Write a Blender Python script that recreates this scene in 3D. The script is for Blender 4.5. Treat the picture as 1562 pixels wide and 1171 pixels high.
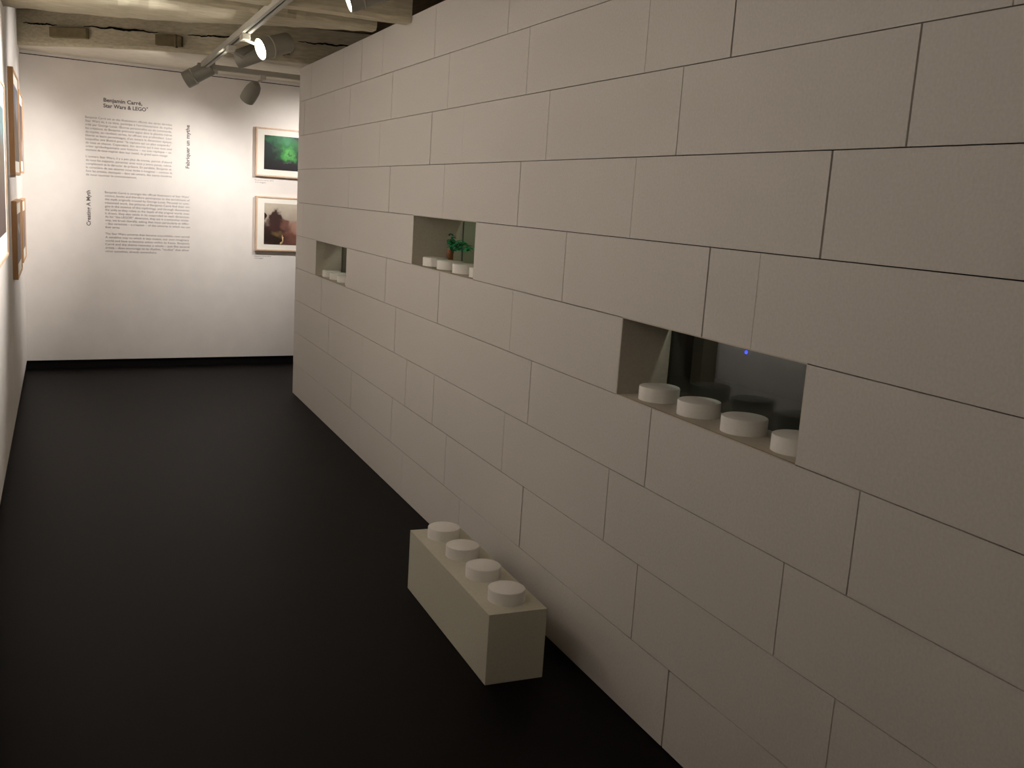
import bpy, bmesh, math, random
from mathutils import Vector, Matrix
random.seed(7)
S = bpy.context.scene
for o in list(bpy.data.objects): bpy.data.objects.remove(o)
COL = S.collection

# ------------------------------------------------------------------ camera
CAM = Vector((-1.6049, 0.0, 1.57434)); YAW, PITCH, ROLL = 0.4309737, 0.1794547, 0.0651068; FPX = 1486.76
fw = Vector((math.sin(YAW)*math.cos(PITCH), math.cos(YAW)*math.cos(PITCH), -math.sin(PITCH)))
rt = Vector((math.cos(YAW), -math.sin(YAW), 0)); up = rt.cross(fw)
r2 = rt*math.cos(ROLL) + up*math.sin(ROLL); u2 = -rt*math.sin(ROLL) + up*math.cos(ROLL)
cd = bpy.data.cameras.new('camera'); co = bpy.data.objects.new('camera', cd); COL.objects.link(co)
m = Matrix((r2, u2, -fw)).transposed().to_4x4(); m.translation = CAM
co.matrix_world = m; cd.sensor_width = 36; cd.lens = FPX/1562*36; cd.clip_start = .01
S.camera = co
# ------------------------------------------------------------------ world, view
w = bpy.data.worlds.new('world'); S.world = w; w.use_nodes = True
w.node_tree.nodes['Background'].inputs[0].default_value = (1, .87, .72, 1)
w.node_tree.nodes['Background'].inputs[1].default_value = .0
S.view_settings.view_transform = 'Standard'; S.view_settings.look = 'None'
S.view_settings.exposure = 1.8; S.view_settings.gamma = 1; S.view_settings.use_curve_mapping = False
WARM = (1, .96, .93)
# spot beams of the track lamps, the last for two added unseen ones: (energy W, beam degrees, blend)
E_NEAR, E_PILLAR, E_TEXT, E_LEFT, E_LOW, E_PICT, E_BACK_FILL = 68, 66, 27, 27, 20, 22, 78

# ------------------------------------------------------------------ helpers
def lin(c):
    c = [x/255 for x in c]
    return tuple(x/12.92 if x <= .04045 else ((x+.055)/1.055)**2.4 for x in c) + (1,)
MATS = {}
def mat(name, rgb, rough=.6, noise=0, scale=40, spec=.3, metal=0, bump=0, stretch=(1,1,1)):
    if name in MATS: return MATS[name]
    mt = bpy.data.materials.new(name); mt.use_nodes = True; nt = mt.node_tree; N = nt.nodes; b = N['Principled BSDF']
    b.inputs['Roughness'].default_value = rough; b.inputs['Metallic'].default_value = metal
    b.inputs['Specular IOR Level'].default_value = spec
    c = lin(rgb)
    tc = N.new('ShaderNodeTexCoord'); mp = N.new('ShaderNodeMapping'); mp.inputs['Scale'].default_value = stretch
    nz = N.new('ShaderNodeTexNoise'); nz.inputs['Scale'].default_value = scale; nz.inputs['Detail'].default_value = 6
    nt.links.new(tc.outputs['Object'], mp.inputs[0]); nt.links.new(mp.outputs[0], nz.inputs['Vector'])
    rp = N.new('ShaderNodeValToRGB'); rp.color_ramp.elements[0].position = .3; rp.color_ramp.elements[1].position = .7
    rp.color_ramp.elements[0].color = tuple(x*(1-noise) for x in c[:3])+(1,)
    rp.color_ramp.elements[1].color = tuple(min(1, x*(1+noise)) for x in c[:3])+(1,)
    nt.links.new(nz.outputs['Fac'], rp.inputs[0]); nt.links.new(rp.outputs[0], b.inputs['Base Color'])
    if bump:
        bp = N.new('ShaderNodeBump'); bp.inputs['Strength'].default_value = bump; bp.inputs['Distance'].default_value = .002
        nt.links.new(nz.outputs['Fac'], bp.inputs['Height']); nt.links.new(bp.outputs[0], b.inputs['Normal'])
    MATS[name] = mt; return mt
def emit(name, rgb, s):
    mt = bpy.data.materials.new(name); mt.use_nodes = True; N = mt.node_tree.nodes
    b = N['Principled BSDF']; b.inputs['Base Color'].default_value = lin(rgb)
    b.inputs['Emission Color'].default_value = lin(rgb); b.inputs['Emission Strength'].default_value = s
    return mt
def glass():
    mt = bpy.data.materials.new('clear_glass'); mt.use_nodes = True; nt = mt.node_tree; N = nt.nodes; N.clear()
    out = N.new('ShaderNodeOutputMaterial'); mix = N.new('ShaderNodeMixShader'); fr = N.new('ShaderNodeFresnel'); fr.inputs[0].default_value = 1.5
    tr = N.new('ShaderNodeBsdfTransparent'); tr.inputs[0].default_value = (.93, .97, .95, 1)
    gl = N.new('ShaderNodeBsdfGlossy'); gl.inputs['Roughness'].default_value = .01
    ge = N.new('ShaderNodeNewGeometry'); mr = N.new('ShaderNodeMapRange'); mr.inputs['To Min'].default_value = 1.5; mr.inputs['To Max'].default_value = 1/1.5
    nt.links.new(ge.outputs['Backfacing'], mr.inputs[0]); nt.links.new(mr.outputs[0], fr.inputs[0])
    nt.links.new(fr.outputs[0], mix.inputs[0]); nt.links.new(tr.outputs[0], mix.inputs[1]); nt.links.new(gl.outputs[0], mix.inputs[2])
    nt.links.new(mix.outputs[0], out.inputs[0]); return mt
M = dict(
    panel=mat('painted_panel', (204, 198, 190), .62, .05, 130, .25, 0, .15),
    gap=mat('joint_shadow_gap', (44, 32, 24), .9, .1, 60),
    niche=mat('niche_board', (192, 184, 168), .7, .06, 90, .2),
    edge=mat('panel_edge', (150, 130, 108), .8, .08, 90, .2),
    stud=mat('stud_white', (228, 224, 216), .55, .03, 120, .3),
    brick=mat('brick_paint', (198, 193, 174), .6, .05, 110, .25),
    wall=mat('white_wall_paint', (226, 219, 212), .8, .03, 6, .15, 0, .05),
    black=mat('black_board', (10, 8, 8), .7, .1, 30, .2),
    floor=mat('black_floor', (9, 5, 5), .5, .3, 3.5, .09, 0, 0),
    beam=mat('limewashed_timber', (194, 184, 158), .8, .16, 9, .15, 0, .6, (1, 5, 8)),
    boards=mat('ceiling_boards', (112, 98, 78), .85, .2, 7, .1, 0, .4, (8, 1, 1)),
    plaster=mat('soffit_plaster', (222, 214, 198), .85, .06, 12, .1),
    crack=mat('timber_crack', (22, 15, 10), .95, .1, 30, .05),
    block=mat('timber_block', (128, 116, 88), .85, .15, 20, .1),
    track=mat('track_enamel', (170, 166, 152), .75, .02, 30, .15),
    lamp=mat('lamp_enamel', (140, 136, 124), .45, .03, 30, .4),
    lampl=mat('lamp_light_grey', (186, 180, 166), .5, .02, 30, .4),
    slot=mat('track_slot', (20, 18, 16), .7),
    oak=mat('oak_frame', (192, 150, 108), .5, .12, 30, .3, 0, .1, (1, 1, .15)),
    pale=mat('pale_wood_frame', (206, 176, 150), .5, .08, 30, .3, 0, .1, (1, 1, .3)),
    mount=mat('white_mount', (232, 226, 214), .8, .01, 50, .1),
    ink=mat('grey_lettering', (142, 134, 132), .8),
    inkd=mat('dark_grey_lettering', (104, 96, 95), .8),
    dark=mat('dark_display_lining', (46, 39, 33), .8, .4, 5, .15),
    grey=mat('grey_display_lining', (150, 146, 128), .8, .06, 12, .15),
    brown=mat('brown_display_lining', (84, 74, 62), .8, .12, 12, .15),
    pot=mat('brown_pot', (138, 84, 36), .35, .1, 30, .5),
    leaf=mat('green_leaf', (20, 190, 110), .35, .25, 60, .5),
    leafd=mat('dark_green_leaf', (8, 92, 50), .35, .25, 60, .5),
)
M['lens'] = emit('lit_lens', (255, 250, 240), 14)
M['unlit'] = mat('recessed_lens', (60, 56, 50), .3)
M['blue'] = emit('blue_reflection_glow', (40, 60, 255), .7)
M['glass'] = glass()

def link(name, me, parent=None, m=None):
    o = bpy.data.objects.new(name, me); COL.objects.link(o)
    if m: me.materials.append(m)
    if parent: o.parent = parent
    return o
def tag(o, label=None, cat=None, group=None, kind=None):
    for k, v in (('label', label), ('category', cat), ('group', group), ('kind', kind)):
        if v: o[k] = v
    return o
def empty(name, loc, label, cat, group=None):
    o = bpy.data.objects.new(name, None); COL.objects.link(o); o.location = loc; o.empty_display_size = .05
    return tag(o, label, cat, group)
def box(bm, a, b, mi=0):
    x0, y0, z0 = a; x1, y1, z1 = b
    v = [bm.verts.new(c) for c in ((x0,y0,z0),(x1,y0,z0),(x1,y1,z0),(x0,y1,z0),(x0,y0,z1),(x1,y0,z1),(x1,y1,z1),(x0,y1,z1))]
    for f in ((0,3,2,1),(4,5,6,7),(0,1,5,4),(1,2,6,5),(2,3,7,6),(3,0,4,7)):
        bm.faces.new([v[i] for i in f]).material_index = mi
def prism(bm, poly, z0, z1, mi=0, zt=None):
    n = len(poly)
    a = [bm.verts.new((x, y, z0)) for x, y in poly]; b = [bm.verts.new((x, y, z1)) for x, y in poly]
    bm.faces.new(a[::-1]).material_index = mi; bm.faces.new(b).material_index = mi
    for i in range(n): bm.faces.new((a[i], a[(i+1) % n], b[(i+1) % n], b[i])).material_index = mi
def lathe(bm, prof, mtx=None, n=40, mi=0):
    mtx = mtx or Matrix(); rings = []
    for r, z in prof:
        rings.append([bm.verts.new(mtx @ Vector((r*math.cos(2*math.pi*k/n), r*math.sin(2*math.pi*k/n), z))) for k in range(n)] if r > 1e-6 else [bm.verts.new(mtx @ Vector((0, 0, z)))])
    for a, b in zip(rings, rings[1:]):
        for k in range(n):
            q = [a[k % len(a)], a[(k+1) % n % len(a)], b[(k+1) % n % len(b)], b[k % len(b)]]
            q = list(dict.fromkeys(q))
            if len(q) > 2: bm.faces.new(q).material_index = mi
def done(name, bm, m, parent=None, smooth=False, mats=None):
    bmesh.ops.recalc_face_normals(bm, faces=bm.faces)
    me = bpy.data.meshes.new(name); bm.to_mesh(me); bm.free()
    o = link(name, me, parent, None)
    for x in (mats or [m]): me.materials.append(x)
    if smooth:
        for p in me.polygons: p.use_smooth = True
        md = o.modifiers.new('edges', 'EDGE_SPLIT'); md.split_angle = math.radians(35)
    return o
def bevel(o, wd=.003, seg=2):
    b = o.modifiers.new('bevel', 'BEVEL'); b.width = wd; b.segments = seg; b.limit_method = 'ANGLE'
    return o
def struct(o): o['kind'] = 'structure'; return o

# ------------------------------------------------------------------ room shell
P = .2083333; H = .25
A = Vector((-1.945, 8.86, 0)); EX = Vector((.99524117, .09744239, 0)); NB = Vector((-EX.y, EX.x, 0))   # back wall line and the way behind it
def wb(s, z, off=0): return A + EX*s + Vector((0, 0, z)) - NB*off
YW = 7.68; ZC = 2.78
bm = bmesh.new(); box(bm, (-2.4, -3.2, -.1), (4.2, 10.2, 0)); struct(done('floor', bm, M['floor']))
bm = bmesh.new(); box(bm, (-2.4, -3.2, ZC), (4.2, 10.2, ZC+.1)); struct(done('ceiling', bm, M['boards']))
# back wall: upper old wall + lower white panel ending at z = 2.505
def slab(bm, s0, s1, z0, z1, o0, o1, mi=0):
    q = [wb(s0, 0, o0), wb(s1, 0, o0), wb(s1, 0, o1), wb(s0, 0, o1)]
    prism(bm, [(v.x, v.y) for v in q], z0, z1, mi)
bm = bmesh.new(); slab(bm, -.2, 6.1, .07, 2.505, -.10, 0); slab(bm, -.2, 6.1, 2.505, 2.512, -.10, -.012, 1); slab(bm, -.2, 6.1, 2.512, 2.60, -.10, 0); slab(bm, -.2, 6.1, 0, ZC, -.30, -.10)
struct(done('wall_back', bm, M['wall'], mats=[M['wall'], M['crack']]))
bm = bmesh.new(); slab(bm, -.2, 6.1, 0, .07, -.10, -.012); struct(done('baseboard_back', bm, M['black']))
# left wall follows x = xl(y)
def xl(y): return -1.945 + (8.86-y)*.0065
q = [(xl(9.0), 9.0), (xl(-3), -3), (xl(-3)-.2, -3), (xl(9.0)-.2, 9.0)]
bm = bmesh.new(); prism(bm, q, .07, ZC); struct(done('wall_left', bm, M['wall']))
q2 = [(x-.008, y) if i < 2 else (x, y) for i, (x, y) in enumerate(q)]
bm = bmesh.new(); prism(bm, q2, 0, .07); struct(done('baseboard_left', bm, M['black']))
bm = bmesh.new(); box(bm, (-2.3, -3.1, 0), (4.2, -3.0, ZC)); struct(done('wall_front', bm, M['wall']))
bm = bmesh.new(); box(bm, (4.0, -3.0, 0), (4.1, 9.6, ZC)); struct(done('wall_far_right', bm, M['wall']))

# ------------------------------------------------------------------ block partition (right wall)
F = .0022; N_ = .0037; T = .0058     # faint, normal, strong joint widths
JO = {
 9: [(34.96, F), (30.57, N_), (28.5, F), (26.38, N_), (22.2, F), (18.0, N_), (13.9, N_), (9.7, N_), (5.5, N_), (1.3, N_)],
 8: [(35.97, F), (31.58, N_), (29.65, F), (25.4, F), (21.16, N_), (16.97, N_), (12.83, F), (10.75, T), (6.6, N_), (2.4, N_)],
 7: [(30.5, F), (26.36, N_), (22.16, N_), (20.1, F), (15.95, N_), (11.8, N_), (7.63, T), (3.4, N_)],
 6: [(29.45, F), (25.28, T), (21.12, N_), (16.99, T), (12.85, F), (8.68, .0062), (4.4, N_)],
 5: [(35.78, F), (23.17, 0), (19.06, 0), (14.93, F), (10.78, T), (9.73, F), (5.4, N_), (1.3, N_)],
 4: [(33.58, 0), (29.46, 0), (25.29, T), (21.1, N_), (16.98, N_), (12.86, 0), (8.68, 0), (4.4, N_)],
 3: [(32.6, F), (28.42, F), (24.28, T), (15.96, N_), (11.83, T), (7.63, N_), (3.4, N_)],
 2: [(31.4, F), (27.3, F), (23.2, F), (21.12, N_), (17.0, N_), (12.88, N_), (8.67, N_), (4.5, N_)],
 1: [(28.4, F), (24.25, T), (20.12, N_), (15.95, T), (11.82, N_), (7.6, N_), (3.4, N_)],
 0: [(27.32, F), (23.2, F), (19.1, F), (14.92, F), (10.76, T), (6.6, N_), (2.4, N_)]}
NICHE = {5: (19.06*P, 23.17*P), 4: None}
NI = [(4, 29.46*P, 33.58*P), (5, 19.06*P, 23.17*P), (4, 8.68*P, 12.86*P)]     # course, y0, y1
Y0 = -3.0
bm = bmesh.new()
for k, js in JO.items():
    ys = sorted([(y*P, g) for y, g in js] + [(Y0, 0), (YW, 0)])
    hg = .0016
    z0, z1 = k*H + hg*.9, (k+1)*H - hg*.9
    if k == 0: z0 = .003
    if k == 9: z1 = 2.495
    for (ya, ga), (yb, gb) in zip(ys, ys[1:]):
        mid = (ya+yb)/2
        if any(c == k and n0 < mid < n1 for c, n0, n1 in NI): continue
        dx = random.uniform(-.0006, .0006)
        box(bm, (dx, ya+ga/2, z0), (.014, yb-gb/2, z1))
TW = .62
def backing(x0, x1, mi):
    for k in range(10):
        z0, z1 = k*H, min((k+1)*H, 2.493)
        cuts = sorted((n0, n1) for c, n0, n1 in NI if c == k)
        y = Y0
        for n0, n1 in cuts + [(YW-.004, 0)]:
            box(bm, (x0, y, z0), (x1, n0, z1), mi); y = n1
backing(.014, .186, 1)
struct(done('wall_right', bm, None, mats=[M['panel'], M['gap']]))
bm = bmesh.new(); box(bm, (TW-.02, Y0, 0), (TW, YW-.004, 2.493)); struct(done('wall_right_back', bm, M['panel']))
bm = bmesh.new(); box(bm, (.004, YW-.004, 0), (TW, YW+.006, 2.495)); struct(done('wall_right_end', bm, M['panel']))
bm = bmesh.new(); box(bm, (.014, Y0, 2.4935), (TW, YW-.004, 2.4955)); struct(done('wall_right_top', bm, M['panel']))

def stud_bm(r=.0645, h=.044):
    bm = bmesh.new(); lathe(bm, [(0, 0), (r, 0), (r, h-.004), (r-.0015, h-.0012), (r-.004, h), (0, h)], n=56); return bm
stud_me = None
def stud(parent, x, y, z):
    global stud_me
    if stud_me is None:
        o = done('stud', stud_bm(), M['stud'], parent, smooth=True); stud_me = o
    else:
        o = stud_me.copy(); COL.objects.link(o); o.parent = parent
    o.location = (x, y, z); return o
NL = ['small far niche with four white round studs at the left end of the block wall',
      'upper middle niche of the block wall, with a green plant behind its studs',
      'large near niche of the block wall, dark glass behind four white studs']
for i, (k, y0, y1) in enumerate(NI):
    z0, z1 = k*H, (k+1)*H; L = y1-y0
    t = empty('display_niche', (0, y0, z0), NL[i], 'niche', 'display niches in the block wall')
    d = (.188, .272, .188)[i]; e = .0025
    bm = bmesh.new()          # reveal: sill, head and two cheeks
    box(bm, (.0005, 0, -.001), (d, L, .002)); box(bm, (.0005, 0, H-.002), (d, L, H+.001))
    box(bm, (.0005, -.001, .002), (d, e, H-.002)); box(bm, (.0005, L-e, .002), (d, L+.001, H-.002))
    done('reveal', bm, M['niche'], t)
    bm = bmesh.new()
    for a, b in (((.0, e, .0015), (.0022, L-e, .0026)),): box(bm, a, b)
    done('sill_edge', bm, M['edge'], t)
    for j in range(4): stud(t, .092, (j+.5)*L/4, .002)
    bm = bmesh.new(); box(bm, (d+.001, .001, .001), (d+.006, L-.001, H-.001)); done('glass_pane', bm, M['glass'], t)
    # display box behind the glass
    D = (.34, .42, .58)[i]; my = (.02, .0, .30)[i]; hz = (.18, .2, .22)[i]
    lining = (M['brown'], M['grey'], M['dark'])[i]
    bm = bmesh.new(); x0 = d+.008
    box(bm, (x0, -my-.01-(.3 if i == 1 else 0), -.012), (D, L+my+.01, -.002))                # floor
    box(bm, (x0, -my-.01, H+hz), (D, L+my+.01, H+hz+.01))                                    # lid
    box(bm, (D, -my-.01, -.012), (D+.01, L+my+.01, H+hz+.01))                                # back
    box(bm, (x0, L+my, -.002), (D, L+my+.01, H+hz)); box(bm, (x0, -my-.01, -.002), (D, -my, H+hz))
    done('display_box', bm, lining, t)
    # small lamp under the lid of the display box
    bm = bmesh.new(); lx = (.30, .34, .245)[i]; ly = L*(.55, .5, .78)[i]
    lathe(bm, [(0, -.012), (.016, -.012), (.016, 0), (0, 0)], Matrix.Translation((lx, ly, H+hz)), 20)
    done('puck_lamp', bm, M['lampl'], t)
    ld = bpy.data.lights.new('puck_light', 'POINT'); ld.energy = (.35, .45, .42)[i]; ld.color = (.94, 1, .86); ld.shadow_soft_size = .012
    lo = bpy.data.objects.new('puck_light', ld); COL.objects.link(lo); lo.parent = t; lo.location = (lx, ly, H+hz-.03)
    if i == 2:
        bm = bmesh.new(); lathe(bm, [(0, 0), (.007, .0), (.006, .004), (.0, .006)], Matrix.Translation((.577, .967, .121)) @ Matrix.Rotation(-math.pi/2, 4, 'Y'), 16)  # glowing dot stands in for a blue reflection in the glass
        tag(done('blue_reflection_dot', bm, M['blue'], t), 'tiny glowing dot for the blue reflection in the glass')
        bm = bmesh.new(); box(bm, (.40, .98, -.002), (.46, 1.04, H+hz)); done('reflection_column', bm, M['brown'], t)  # upright stands in for a lighter column reflected in the glass

# potted toy plant in the middle niche's display box
pt = empty('potted_plant', (.190, 4.775, 5*H+.002), 'small green leafy plant in a brown pot behind the studs of the middle niche', 'plant')
bm = bmesh.new(); lathe(bm, [(0, 0), (.014, 0), (.0175, .02), (.0175, .066), (.02, .067), (.02, .082), (.015, .082), (.015, .074), (0, .074)], n=28); done('pot', bm, M['pot'], pt, True)
def tube(bm, pts, r0, r1, n=7):
    rings = []
    for i, p in enumerate(pts):
        d = (pts[min(i+1, len(pts)-1)] - pts[max(i-1, 0)]).normalized(); a = d.orthogonal().normalized(); b = d.cross(a); r = r0+(r1-r0)*i/(len(pts)-1)
        rings.append([bm.verts.new(p+(a*math.cos(2*math.pi*k/n)+b*math.sin(2*math.pi*k/n))*r) for k in range(n)])
    for q, s in zip(rings, rings[1:]):
        for k in range(n): bm.faces.new((q[k], q[(k+1) % n], s[(k+1) % n], s[k]))
def leaf(bm, base, d, ln, wd, mi):
    d = d.normalized(); side = d.cross(Vector((0, 0, 1))).normalized(); nn = side.cross(d)
    prof = [(0, .15), (.2, .7), (.45, 1), (.75, .75), (.95, .25), (1, .05)]; L_, R_, B_ = [], [], []
    for t_, w_ in prof:
        c = base + d*ln*t_ - Vector((0, 0, 1))*ln*.25*t_*t_
        L_.append(bm.verts.new(c+side*wd*w_+nn*.002)); R_.append(bm.verts.new(c-side*wd*w_+nn*.002)); B_.append(bm.verts.new(c-nn*.0015))
    for i in range(len(prof)-1):
        for q in ((L_[i], R_[i], R_[i+1], L_[i+1]), (L_[i], L_[i+1], B_[i+1], B_[i]), (R_[i+1], R_[i], B_[i], B_[i+1])):
            bm.faces.new(q).material_index = mi
stem = bmesh.new(); lv = bmesh.new()
tips = [(0, .0, .135), (.004, .008, .155), (-.004, .004, .115), (0, -.045, .118), (.01, -.085, .122), (-.01, -.125, .128), (.0, -.16, .118), (.012, -.03, .105), (0, -.11, .100), (.0, -.145, .10), (.01, -.065, .108), (.0, -.185, .125), (.01, -.21, .11), (-.005, -.235, .125), (.0, -.255, .105), (0, -.02, .128), (0, -.20, .095)]
for tx, ty, tz in tips:
    a = Vector((0, 0, .07)); b = Vector((tx, ty, tz)); mid = (a+b)/2 + Vector((0, 0, .008))
    tube(stem, [a, mid, b], .0022, .0012)
    for k in range(7):
        an = random.uniform(0, 6.28); d = Vector((math.cos(an)*.8, math.sin(an), random.uniform(-.25, .35)))
        leaf(lv, b + Vector((random.uniform(-.006, .006), random.uniform(-.014, .012), random.uniform(-.009, .009))), d, random.uniform(.02, .032), random.uniform(.006, .009), 0 if random.random() < .6 else 1)
done('stem', stem, M['leafd'], pt)
done('foliage', lv, None, pt, mats=[M['leaf'], M['leafd']])

# ------------------------------------------------------------------ giant toy brick on the floor
tb = empty('toy_brick', (-.365, 3.62, 0), 'large off-white four-stud building brick sitting on the black floor', 'brick')
tb.rotation_euler.z = -.013
tb.location = (-.3660, 2.755, 0); 
bm = bmesh.new(); box(bm, (0, 0, 0), (.212, .865, H)); bevel(done('body', bm, M['brick'], tb), .0015, 2)
for j in range(4): stud(tb, .106, (j+.5)*.865/4, H)

# ------------------------------------------------------------------ ceiling timbers
def timber(name, front, back, z0, z1, m, jit=.006, mats=None):
    """rough beam: front and back edges as polylines in plan"""
    bm = bmesh.new()
    def dense(pl, n=40):
        out = []
        seg = [((Vector(a)-Vector(b)).length) for a, b in zip(pl, pl[1:])]; tot = sum(seg)
        for i in range(n+1):
            d = tot*i/n; j = 0
            while j < len(seg)-1 and d > seg[j]: d -= seg[j]; j += 1
            a, b = Vector(pl[j]), Vector(pl[j+1]); out.append(a.lerp(b, min(1, d/seg[j])))
        return out
    fr, bk = dense(front), dense(back); rows = []
    for f, b in zip(fr, bk):
        j1, j2 = random.uniform(-jit, jit), random.uniform(-jit, jit)*.5
        rows.append([bm.verts.new(v) for v in ((f.x, f.y+.012+j1, z0+j2), (f.x, f.y+j1, z0+.02+j2), (f.x, f.y+j1*.4, z1), (b.x, b.y, z1), (b.x, b.y-j1, z0+.015+j2), (b.x, b.y-.012-j1, z0+j2))])
    for a, b in zip(rows, rows[1:]):
        for k in range(6): bm.faces.new((a[k], a[(k+1) % 6], b[(k+1) % 6], b[k]))
    bm.faces.new(rows[0]); bm.faces.new(rows[-1][::-1])
    return struct(done(name, bm, m))
BF = [(-2.02, 8.56), (-1.18, 7.965), (-.60, 7.72), (0, 7.59), (1.2, 7.4), (3.9, 7.2)]
timber('trim_1', BF, [(x, y+.07) for x, y in BF], 2.53, ZC, M['beam'])
timber('trim_2', [(-2.02, 5.53), (-1.02, 5.55), (-.02, 5.56)], [(-2.02, 6.52), (-1.36, 6.38), (-.95, 6.20), (-.49, 5.89), (-.02, 5.68)], 2.5, ZC, M['beam'])
timber('trim_3', [(-2.02, 5.0), (-.004, 4.985)], [(-2.02, 5.13), (-.004, 5.10)], 2.462, ZC, M['beam'], .003)
for i, y in enumerate((4.2, 3.35, 2.4, 1.4, .4, -.6)):
    timber('trim_%d' % (i+4), [(-2.02, y), (3.9, y-.02)], [(-2.02, y+.16), (3.9, y+.14)], 2.53, ZC, M['beam'], .003)
# plaster soffit between end beam and back wall
bm = bmesh.new(); poly = [(x, y+.055) for x, y in BF] + [(3.9, 9.43), (-2.02, 8.852)]
prism(bm, poly, 2.533, 2.58); struct(done('trim_10', bm, M['plaster']))
# long crack along the end beam, and its three wooden blocks
def bfy(x):
    for (x0, y0), (x1, y1) in zip(BF, BF[1:]):
        if x0 <= x <= x1: return y0+(y1-y0)*(x-x0)/(x1-x0)
bm = bmesh.new()
def crackrun(x0, x1, z0, z1, th):
    n = 26; prev = None
    for i in range(n+1):
        t_ = i/n; x = x0+(x1-x0)*t_; y = bfy(x)-.009; z = z0+(z1-z0)*t_ + math.sin(t_*19)*.003 + random.uniform(-.003, .003)
        h_ = th*(.25+.75*abs(math.sin(t_*math.pi)))*random.uniform(.7, 1.1)
        c = [bm.verts.new(v) for v in ((x, y, z-h_), (x, y, z+h_), (x, y+.02, z+h_), (x, y+.02, z-h_))]
        if prev:
            for k in range(4): bm.faces.new((prev[k], prev[(k+1) % 4], c[(k+1) % 4], c[k]))
        else: bm.faces.new(c)
        prev = c
    bm.faces.new(prev[::-1])
crackrun(-1.90, -1.67, 2.685, 2.677, .006); crackrun(-1.49, -1.0, 2.674, 2.655, .008); crackrun(-.8, -.40, 2.652, 2.662, .006); crackrun(-.04, .42, 2.675, 2.68, .006)
struct(done('trim_11', bm, M['crack']))
for (x, w_, z, lab) in ((-1.58, .30, 2.62, 'long wooden block on the end beam, nearest the left wall'), (-.92, .19, 2.60, 'wooden block on the end beam, left of the track lamps'), (-.18, .17, 2.61, 'wooden block on the end beam, beside the top of the block wall')):
    bm = bmesh.new(); box(bm, (-w_/2, -.035, -.035), (w_/2, .01, .038)); 
    if w_ < .25: box(bm, (w_/2-.05, -.042, -.045), (w_/2-.035, .0, .045))
    o = bevel(done('wooden_block', bm, M['block']), .004); tag(o, lab, 'wooden block', 'wooden blocks on the end beam')
    o.location = (x, bfy(x)-.012, z); o.rotation_euler.z = math.atan2(bfy(x+.05)-bfy(x-.05), .1)

# ------------------------------------------------------------------ lighting tracks
XT, ZT = -.68, 2.44
def track(name, L, label, sx=None):
    t = empty(name, (0, 0, 0), label, 'lighting track')
    bm = bmesh.new(); w_ = .026; h_ = .036
    box(bm, (-w_, 0, .012), (w_, L, h_)); box(bm, (-w_, 0, 0), (-.008, L, .012)); box(bm, (.008, 0, 0), (w_, L, .012))
    done('rail', bm, M['track'], t)
    bm = bmesh.new(); box(bm, (-.008, .01, .0105), (.008, L-.01, .0125)); done('slot', bm, M['slot'], t)
    return t
t1 = track('lighting_track', 10.0, 'long pale lighting track running along the corridor under the beams'); t1.location = (XT, -2.2, ZT)
for y in (0.35+2.2, 3.4+2.2, 5.9+2.2):
    bm = bmesh.new(); box(bm, (-.008, y-.008, .036), (.008, y+.008, .14)); done('hanger', bm, M['track'], t1)
t2 = track('lighting_track', 3.0, 'short pale cross track parallel to the white text wall'); t2.location = (-.72, 7.89, ZT); t2.rotation_euler.z = -math.pi/2+.075
for y in (.12, 2.4):
    bm = bmesh.new(); box(bm, (-.008, y-.008, .036), (.008, y+.008, .10)); done('hanger', bm, M['track'], t2)

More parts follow.
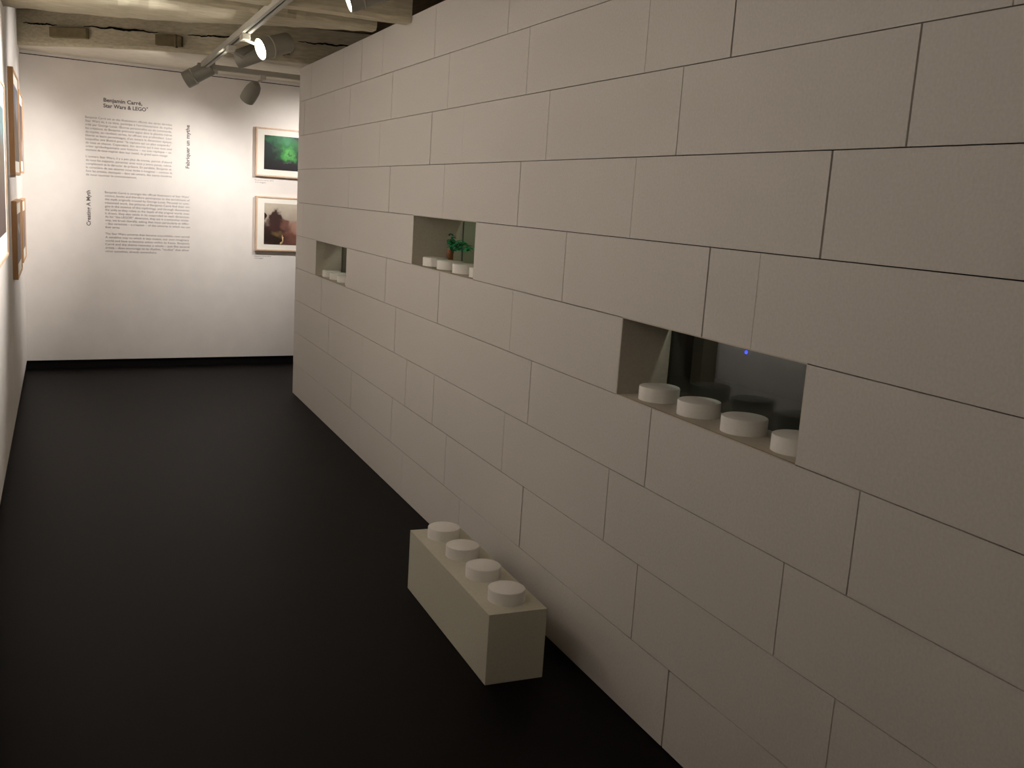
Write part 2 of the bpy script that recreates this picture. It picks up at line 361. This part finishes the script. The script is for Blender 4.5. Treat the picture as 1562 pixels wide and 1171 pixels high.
def aim(d):
    return Vector(d).normalized().to_track_quat('Z', 'Y').to_matrix().to_4x4()
def spot(label, mount, head, d, r, L, lit, energy=0, ang=60, blend=.6, style='can', group='track spotlights', col=WARM):
    """mount: point under the track; head: centre of the lamp's front face; d: beam direction"""
    mount, head, d = Vector(mount), Vector(head), Vector(d).normalized()
    t = empty('track_spotlight', mount, label, 'spotlight', group)
    bm = bmesh.new(); box(bm, (-.022, -.055, -.034), (.022, .055, 0)); bevel(done('adapter', bm, M['lampl'], t), .003)
    R_ = aim(d); loc = head - mount
    body = R_.copy(); body.translation = loc
    back = loc - d*L*.55
    bm = bmesh.new(); tube(bm, [Vector((0, 0, -.03)), Vector((back.x*.4, back.y*.4, -.05)), back + Vector((0, 0, r*.6)), back], .009, .009, 10); done('stem', bm, M['lampl'], t, True)
    bm = bmesh.new()
    if style == 'can':
        prof = [(0, -L), (r*.86, -L), (r*.93, -L+.012), (r*.93, -L*.36), (r*.86, -L*.35), (r*.86, -L*.31), (r, -L*.30), (r, 0), (r*.93, 0), (r*.9, -.012), (0, -.012)]
    elif style == 'egg':
        prof = [(0, -L), (r*.45, -L*.97), (r*.75, -L*.84), (r*.95, -L*.6), (r, -L*.35), (r, -.03), (r*.96, 0), (r*.9, 0), (r*.88, -.012), (0, -.012)]
    else:
        prof = [(0, -L), (r*.9, -L), (r, -L+.01), (r, -.0), (r*.93, 0), (r*.9, -.012), (0, -.012)]
    lathe(bm, prof, body, 40); done('lamp_head', bm, M['lamp'], t, True)
    if style == 'can':
        bm = bmesh.new(); lathe(bm, [(r*.94, -L*.345), (r*1.03, -L*.345), (r*1.03, -L*.315), (r*.94, -L*.315)], body, 40); done('trim_ring', bm, M['lampl'], t, True)
    bm = bmesh.new(); lathe(bm, [(0, -.004), (r*.55, -.005), (r*.89, -.010), (0, -.0105)], body, 40)
    o = done('lens', bm, M['lens'] if lit else M['unlit'], t, True)
    if lit: tag(o, 'glowing white lens')
    if energy:
        ld = bpy.data.lights.new('beam', 'SPOT'); ld.energy = energy; ld.color = col; ld.spot_size = math.radians(ang); ld.spot_blend = blend; ld.shadow_soft_size = r*.5
        lo = bpy.data.objects.new('beam', ld); COL.objects.link(lo); lo.parent = t
        mm = aim(-d); mm.translation = loc + d*.012; lo.matrix_local = mm
    return t
spot('brightly lit grey track spotlight with its glowing face towards the left wall', (XT, 5.95, ZT), (-.602, 5.90, 2.362), (-.90, -.26, -.34), .062, .19, True, E_NEAR, 78, .9)
spot('big grey cylinder spotlight seen from behind, just past the glowing one on the long track', (XT, 6.5, ZT), (-.60, 6.75, 2.395), (-.80, .50, -.35), .06, .30, True, E_TEXT, 80, 1.0, style='tube')
spot('ring-banded grey spotlight at the far end of the tracks, tipped to the left', (-.60, 7.90, ZT), (-.80, 7.93, 2.345), (-.70, .26, -.44), .062, .22, True, E_LEFT, 75, 1.0)
spot('small egg-shaped grey spotlight under the cross track, left of the block wall', (-.24, 7.926, ZT), (-.345, 7.97, 2.255), (-.38, .72, -.80), .06, .17, True, E_LOW, 105, 1.0, style='egg')
spot('lit track spotlight cut by the top edge of the photo', (XT, 4.25, ZT), (-.538, 4.20, 2.372), (-.84, .12, -.34), .05, .18, True, E_PILLAR, 84, .9)
spot('grey spotlight under the cross track, hidden by the block wall', (.75, 8.0, ZT), (.72, 8.06, 2.32), (-.40, 1.0, -.7), .055, .17, True, E_PICT, 85, 1.0, style='egg')
spot('added unseen grey spotlight on the long track above the photographer', (XT, 2.2, ZT), (-.74, 2.2, 2.34), (-.85, .15, -.12), .055, .18, True, E_BACK_FILL*.55, 84, 1.0)  # added out of view so the near left wall bounces light
spot('added unseen grey spotlight on the long track behind the photographer', (XT, -.6, ZT), (-.66, -.55, 2.33), (-.8, .1, -.12), .055, .18, True, E_BACK_FILL*.5, 88, 1.0)  # second added lamp, unseen, brightens the near block wall by bounce

# ------------------------------------------------------------------ pictures
def art(name, base0, base1, blobs, nscale=3.0, namt=.5, cut=None):
    """procedural picture: vertical gradient of the print's own colours plus soft irregular patches; u right, v up in metres from the picture centre"""
    mt = bpy.data.materials.new(name); mt.use_nodes = True; nt = mt.node_tree; N = nt.nodes; Lk = nt.links.new; b = N['Principled BSDF']
    b.inputs['Roughness'].default_value = .45; b.inputs['Specular IOR Level'].default_value = .25
    tc = N.new('ShaderNodeTexCoord'); nz = N.new('ShaderNodeTexNoise'); nz.inputs['Scale'].default_value = nscale*4; nz.inputs['Detail'].default_value = 8
    Lk(tc.outputs['Object'], nz.inputs['Vector'])
    ad = N.new('ShaderNodeMixRGB'); ad.blend_type = 'LINEAR_LIGHT'; ad.inputs[0].default_value = namt*.12
    Lk(tc.outputs['Object'], ad.inputs[1]); Lk(nz.outputs['Color'], ad.inputs[2])
    sp = N.new('ShaderNodeSeparateXYZ'); Lk(ad.outputs[0], sp.inputs[0])
    mr = N.new('ShaderNodeMapRange'); mr.inputs['From Min'].default_value = -.18; mr.inputs['From Max'].default_value = .18; Lk(sp.outputs['Z'], mr.inputs[0])
    mx = N.new('ShaderNodeMixRGB'); mx.inputs[1].default_value = lin(base0); mx.inputs[2].default_value = lin(base1); Lk(mr.outputs[0], mx.inputs[0]); cur = mx.outputs[0]
    for (cu, cv, ru, rv, rgb, soft) in blobs:
        mp = N.new('ShaderNodeMapping'); mp.vector_type = 'TEXTURE'; mp.inputs['Location'].default_value = (cu, 0, cv); mp.inputs['Scale'].default_value = (ru, 50, rv)
        Lk(ad.outputs[0], mp.inputs[0]); ln = N.new('ShaderNodeVectorMath'); ln.operation = 'LENGTH'; Lk(mp.outputs[0], ln.inputs[0])
        r_ = N.new('ShaderNodeMapRange'); r_.inputs['From Min'].default_value = 1+soft; r_.inputs['From Max'].default_value = max(0, 1-soft); Lk(ln.outputs['Value'], r_.inputs[0])
        m_ = N.new('ShaderNodeMixRGB'); m_.inputs[2].default_value = lin(rgb); Lk(r_.outputs[0], m_.inputs[0]); Lk(cur, m_.inputs[1]); cur = m_.outputs[0]
    Lk(cur, b.inputs['Base Color']); return mt
def picture(label, loc, rotz, W, Ht, fw_, dp, mw, pic, fm, group):
    """frame centred at loc on the wall; local x along the wall, -y out of the wall"""
    t = empty('framed_picture', loc, label, 'picture', group); t.rotation_euler.z = rotz
    bm = bmesh.new(); a, b = W/2, Ht/2
    box(bm, (-a, -dp, -b), (-a+fw_, 0, b)); box(bm, (a-fw_, -dp, -b), (a, 0, b)); box(bm, (-a+fw_, -dp, b-fw_), (a-fw_, 0, b)); box(bm, (-a+fw_, -dp, -b), (a-fw_, 0, -b+fw_))
    bevel(done('frame', bm, fm, t), .0015)
    bm = bmesh.new(); box(bm, (-a+fw_, -dp+.006, -b+fw_), (a-fw_, -.004, b-fw_)); done('mount', bm, M['mount'], t)
    bm = bmesh.new(); c, d = a-fw_-mw[0], b-fw_-mw[1]; box(bm, (-c, -dp+.0045, -d), (c, -dp+.007, d)); done('print', bm, pic, t)
    return t
RB = math.atan2(EX.y, EX.x)
green = art('green_print', (22, 20, 22), (12, 44, 32), [(-.15, .13, .06, .04, (26, 92, 52), .6), (-.03, .12, .06, .04, (60, 130, 90), .7), (.0, .03, .09, .08, (28, 112, 46), .6), (.0, .0, .055, .045, (78, 158, 72), .6), (.02, -.005, .012, .014, (16, 50, 26), .5), (-.02, -.085, .022, .012, (104, 134, 112), .7), (-.12, .03, .025, .015, (52, 60, 66), .8), (.0, -.12, .22, .05, (26, 20, 22), .7)], 4, .8)
dusty = art('dusty_brown_print', (96, 62, 54), (190, 178, 160), [(.0, -.08, .32, .08, (112, 72, 60), .5), (.12, -.02, .13, .05, (164, 126, 108), .6), (-.21, -.10, .15, .10, (52, 36, 32), .3), (-.12, .045, .062, .072, (60, 42, 38), .18), (-.235, .065, .022, .028, (52, 34, 30), .2), (-.10, -.02, .10, .05, (64, 42, 38), .35), (-.03, .0, .05, .03, (112, 78, 66), .5), (-.165, -.14, .14, .05, (44, 32, 26), .4), (-.10, -.09, .04, .02, (104, 84, 54), .7), (-.058, -.135, .010, .028, (232, 196, 150), .5)], 4, .55)
picture('framed green-lit print on the white end wall, upper of two cut by the block wall', wb(2.155, 1.911), RB, .60, .425, .014, .032, (.062, .050), green, M['pale'], 'framed prints on the end wall')
picture('framed dusty brown landscape print on the white end wall, lower of two', wb(2.165, 1.283), RB, .60, .485, .014, .034, (.062, .045), dusty, M['pale'], 'framed prints on the end wall')
m1 = art('print_dark_landscape', (70, 54, 48), (110, 110, 120), [(0, 0, .25, .1, (80, 62, 56), .6), (.1, .1, .15, .08, (150, 150, 158), .6), (-.1, -.15, .2, .08, (96, 74, 50), .6)], 3, .8)
m2 = art('print_grey_violet', (120, 108, 108), (92, 72, 72), [(0, .02, .12, .12, (70, 52, 54), .5), (.1, -.1, .1, .06, (170, 160, 165), .6)], 3, .8)
m3 = art('print_brown_figures', (80, 62, 58), (120, 78, 58), [(0, .05, .1, .03, (220, 214, 205), .5), (-.1, -.05, .15, .12, (72, 54, 52), .5)], 3, .8)
m4 = art('print_tan', (110, 86, 80), (150, 120, 100), [(0, 0, .1, .15, (104, 80, 74), .6)], 3, .8)
m5 = art('print_teal_brown', (66, 50, 44), (96, 120, 124), [(0, -.1, .5, .2, (70, 52, 46), .6), (.2, .05, .3, .1, (86, 72, 56), .6)], 3, .8)
def left_pic(label, y0, y1, z0, z1, dp, mw, pic, fm=None, fw_=.016):
    yc = (y0+y1)/2
    picture(label, (xl(yc), yc, (z0+z1)/2), math.pi/2+.0065, y1-y0, z1-z0, fw_, dp, mw, pic, fm or M['oak'], 'framed prints on the left wall')
left_pic('oak-framed print on the left wall, upper of the nearer pair', 6.77, 7.60, 1.572, 2.205, .031, (.06, .07), m1)
left_pic('oak-framed print on the left wall, lower of the nearer pair', 6.80, 7.55, .93, 1.412, .031, (.06, .07), m3)
left_pic('oak-framed print on the left wall, upper one next to the corner', 7.72, 8.36, 1.585, 2.15, .030, (.06, .07), m2)
left_pic('oak-framed print on the left wall, lower one next to the corner', 7.82, 8.46, .955, 1.40, .030, (.06, .07), m4)
left_pic('large pale-framed print on the left wall, cut by the left edge of the photo', 4.45, 5.76, 1.157, 2.02, .028, (.10, .11), m5, M['pale'])

# ------------------------------------------------------------------ lettering on the end wall
def letters(name, lines, m, label, rot=False, bold=0):
    """lines: (text, s0, z_base, width or None, x-height size); merged into one mesh of thin letters"""
    bm = bmesh.new()
    for txt, s0, z0, wd, size in lines:
        cu = bpy.data.curves.new('t', 'FONT'); cu.body = txt; cu.size = size; cu.extrude = .0004; cu.offset = bold; cu.resolution_u = 3
        o = bpy.data.objects.new('t', cu); COL.objects.link(o)
        dg = bpy.context.evaluated_depsgraph_get(); me = bpy.data.meshes.new_from_object(o.evaluated_get(dg))
        xs = [v.co.x for v in me.vertices]; k = wd/(max(xs)-min(xs)) if wd else 1; x0 = min(xs)
        for v in me.vertices:
            x, y, z = (v.co.x-x0)*k, v.co.y, v.co.z
            v.co = wb(s0-y, z0+x, .0006+z) if rot else wb(s0+x, z0+y, .0006+z)
        bm.from_mesh(me); bpy.data.objects.remove(o); bpy.data.meshes.remove(me); bpy.data.curves.remove(cu)
    me = bpy.data.meshes.new(name); bm.to_mesh(me); bm.free(); o = link(name, me, None, m)
    return tag(o, label, 'lettering', 'lettering on the end wall')
letters('wall_lettering', [('Benjamin Carré,', .610, 2.205, .300, .042), ('Star Wars & LEGO', .608, 2.160, .332, .042), ('®', .944, 2.182, .010, .016)], M['inkd'], 'bold two-line title lettering at the top of the white end wall', bold=.0011)
letters('wall_lettering', [('Fabriquer un mythe', 1.292, 1.720, .362, .044)], M['inkd'], 'vertical French heading to the right of the upper text block', rot=True, bold=.0009)
letters('wall_lettering', [('Creating A Myth', .500, 1.196, .288, .044)], M['inkd'], 'vertical English heading to the left of the lower text block', rot=True, bold=.0009)
FR1 = ['Benjamin Carré est un des illustrateurs officiels des séries dérivées', 'Star Wars et, à ce titre, participe à l’enrichissement du mythe', 'créé par George Lucas. Œuvres personnelles ou de commande,', 'les créations de Benjamin prennent appui dans la planète même', 'du mythe, en révèlent certes, lui offrant une profondeur. Leur', 'liberté et leurs personnages, d’un instant la dimension épique,', 'lesquelles ont illustré pour “la capture qui un plan suspendu”', 'de tous et chacun. Cependant, des œuvres qui à eux tout seul', 'créer symboliquement une histoire – ou une réplique – au', 'moment de nous inspirer dans leur travail, du grand autre voyage.']
FR2 = ['L’univers Star Wars, il y a peu plus de trente, permit d’abord', 'de tous les supports, parsemer ainsi nous y avons pensé, même', 'complément et le dérouler du présent. En parallèle, Benjamin et', 'le caractère de ses œuvres nous invite à imaginer – comme le', 'font les artistes, classiques – dans cet univers, des autres manières', 'de nous raconter le commencement.']
EN1 = ['Benjamin Carré is amongst the official illustrators of Star Wars’', 'comics, books and therefore participates to the enrichment of', 'the myth originally created by George Lucas. Personal or com-', 'missioned work, the pictures of Benjamin Carré find their ori-', 'gins in the essence of this mythology, and through discoveries', 'the unity as they relate to the depth of the original world, even', 'it draws, they also settle in its suspended to each dimension.', 'As for “the LEGO®” dimension, they act in a somewhat similar', 'way, we break literally, asking that most particularly at differ-', '– like variations – a creation – of the universe in which we can', 'their series.']
EN2 = ['The Star Wars universe then became unavoidable, now sacred', 'A sensitive way to which it was meant, our own imaginary', 'world and have to become action within its frame. Benjamin', 'Carré and the theme resonate a whole – just like several', 'artists – does encourage to its rhythm, “studies” that allow', 'other ourselves, already somewhere.']
def para(tx, s0, s1, zt, zb, lastw, label):
    n = len(tx); ls = []
    for i, l in enumerate(tx):
        z = zt + (zb-zt)*i/(n-1); wd = (s1-s0)*(lastw if i == n-1 else random.uniform(.985, 1))
        ls.append((l, s0, z-.008, wd, .0245))
    letters('wall_lettering', ls, M['ink'], label)
para(FR1, .470, 1.150, 2.070, 1.811, .95, 'first paragraph of the upper block of small grey print')
para(FR2, .470, 1.150, 1.758, 1.612, .58, 'second paragraph of the upper block of small grey print')
para(EN1, .613, 1.300, 1.477, 1.190, .17, 'first paragraph of the lower block of small grey print')
para(EN2, .613, 1.300, 1.136, .990, .60, 'second paragraph of the lower block of small grey print')
letters('caption_lettering', [('Benjamin Carré, 2012', 1.858, 1.660, .17, .014), ('tirage', 1.858, 1.640, .10, .014)], M['ink'], 'tiny caption lettering under the green print')
letters('caption_lettering', [('Benjamin Carré, 2012', 1.866, .984, .15, .014), ('tirage', 1.866, .966, .08, .014)], M['ink'], 'tiny caption lettering under the brown print')
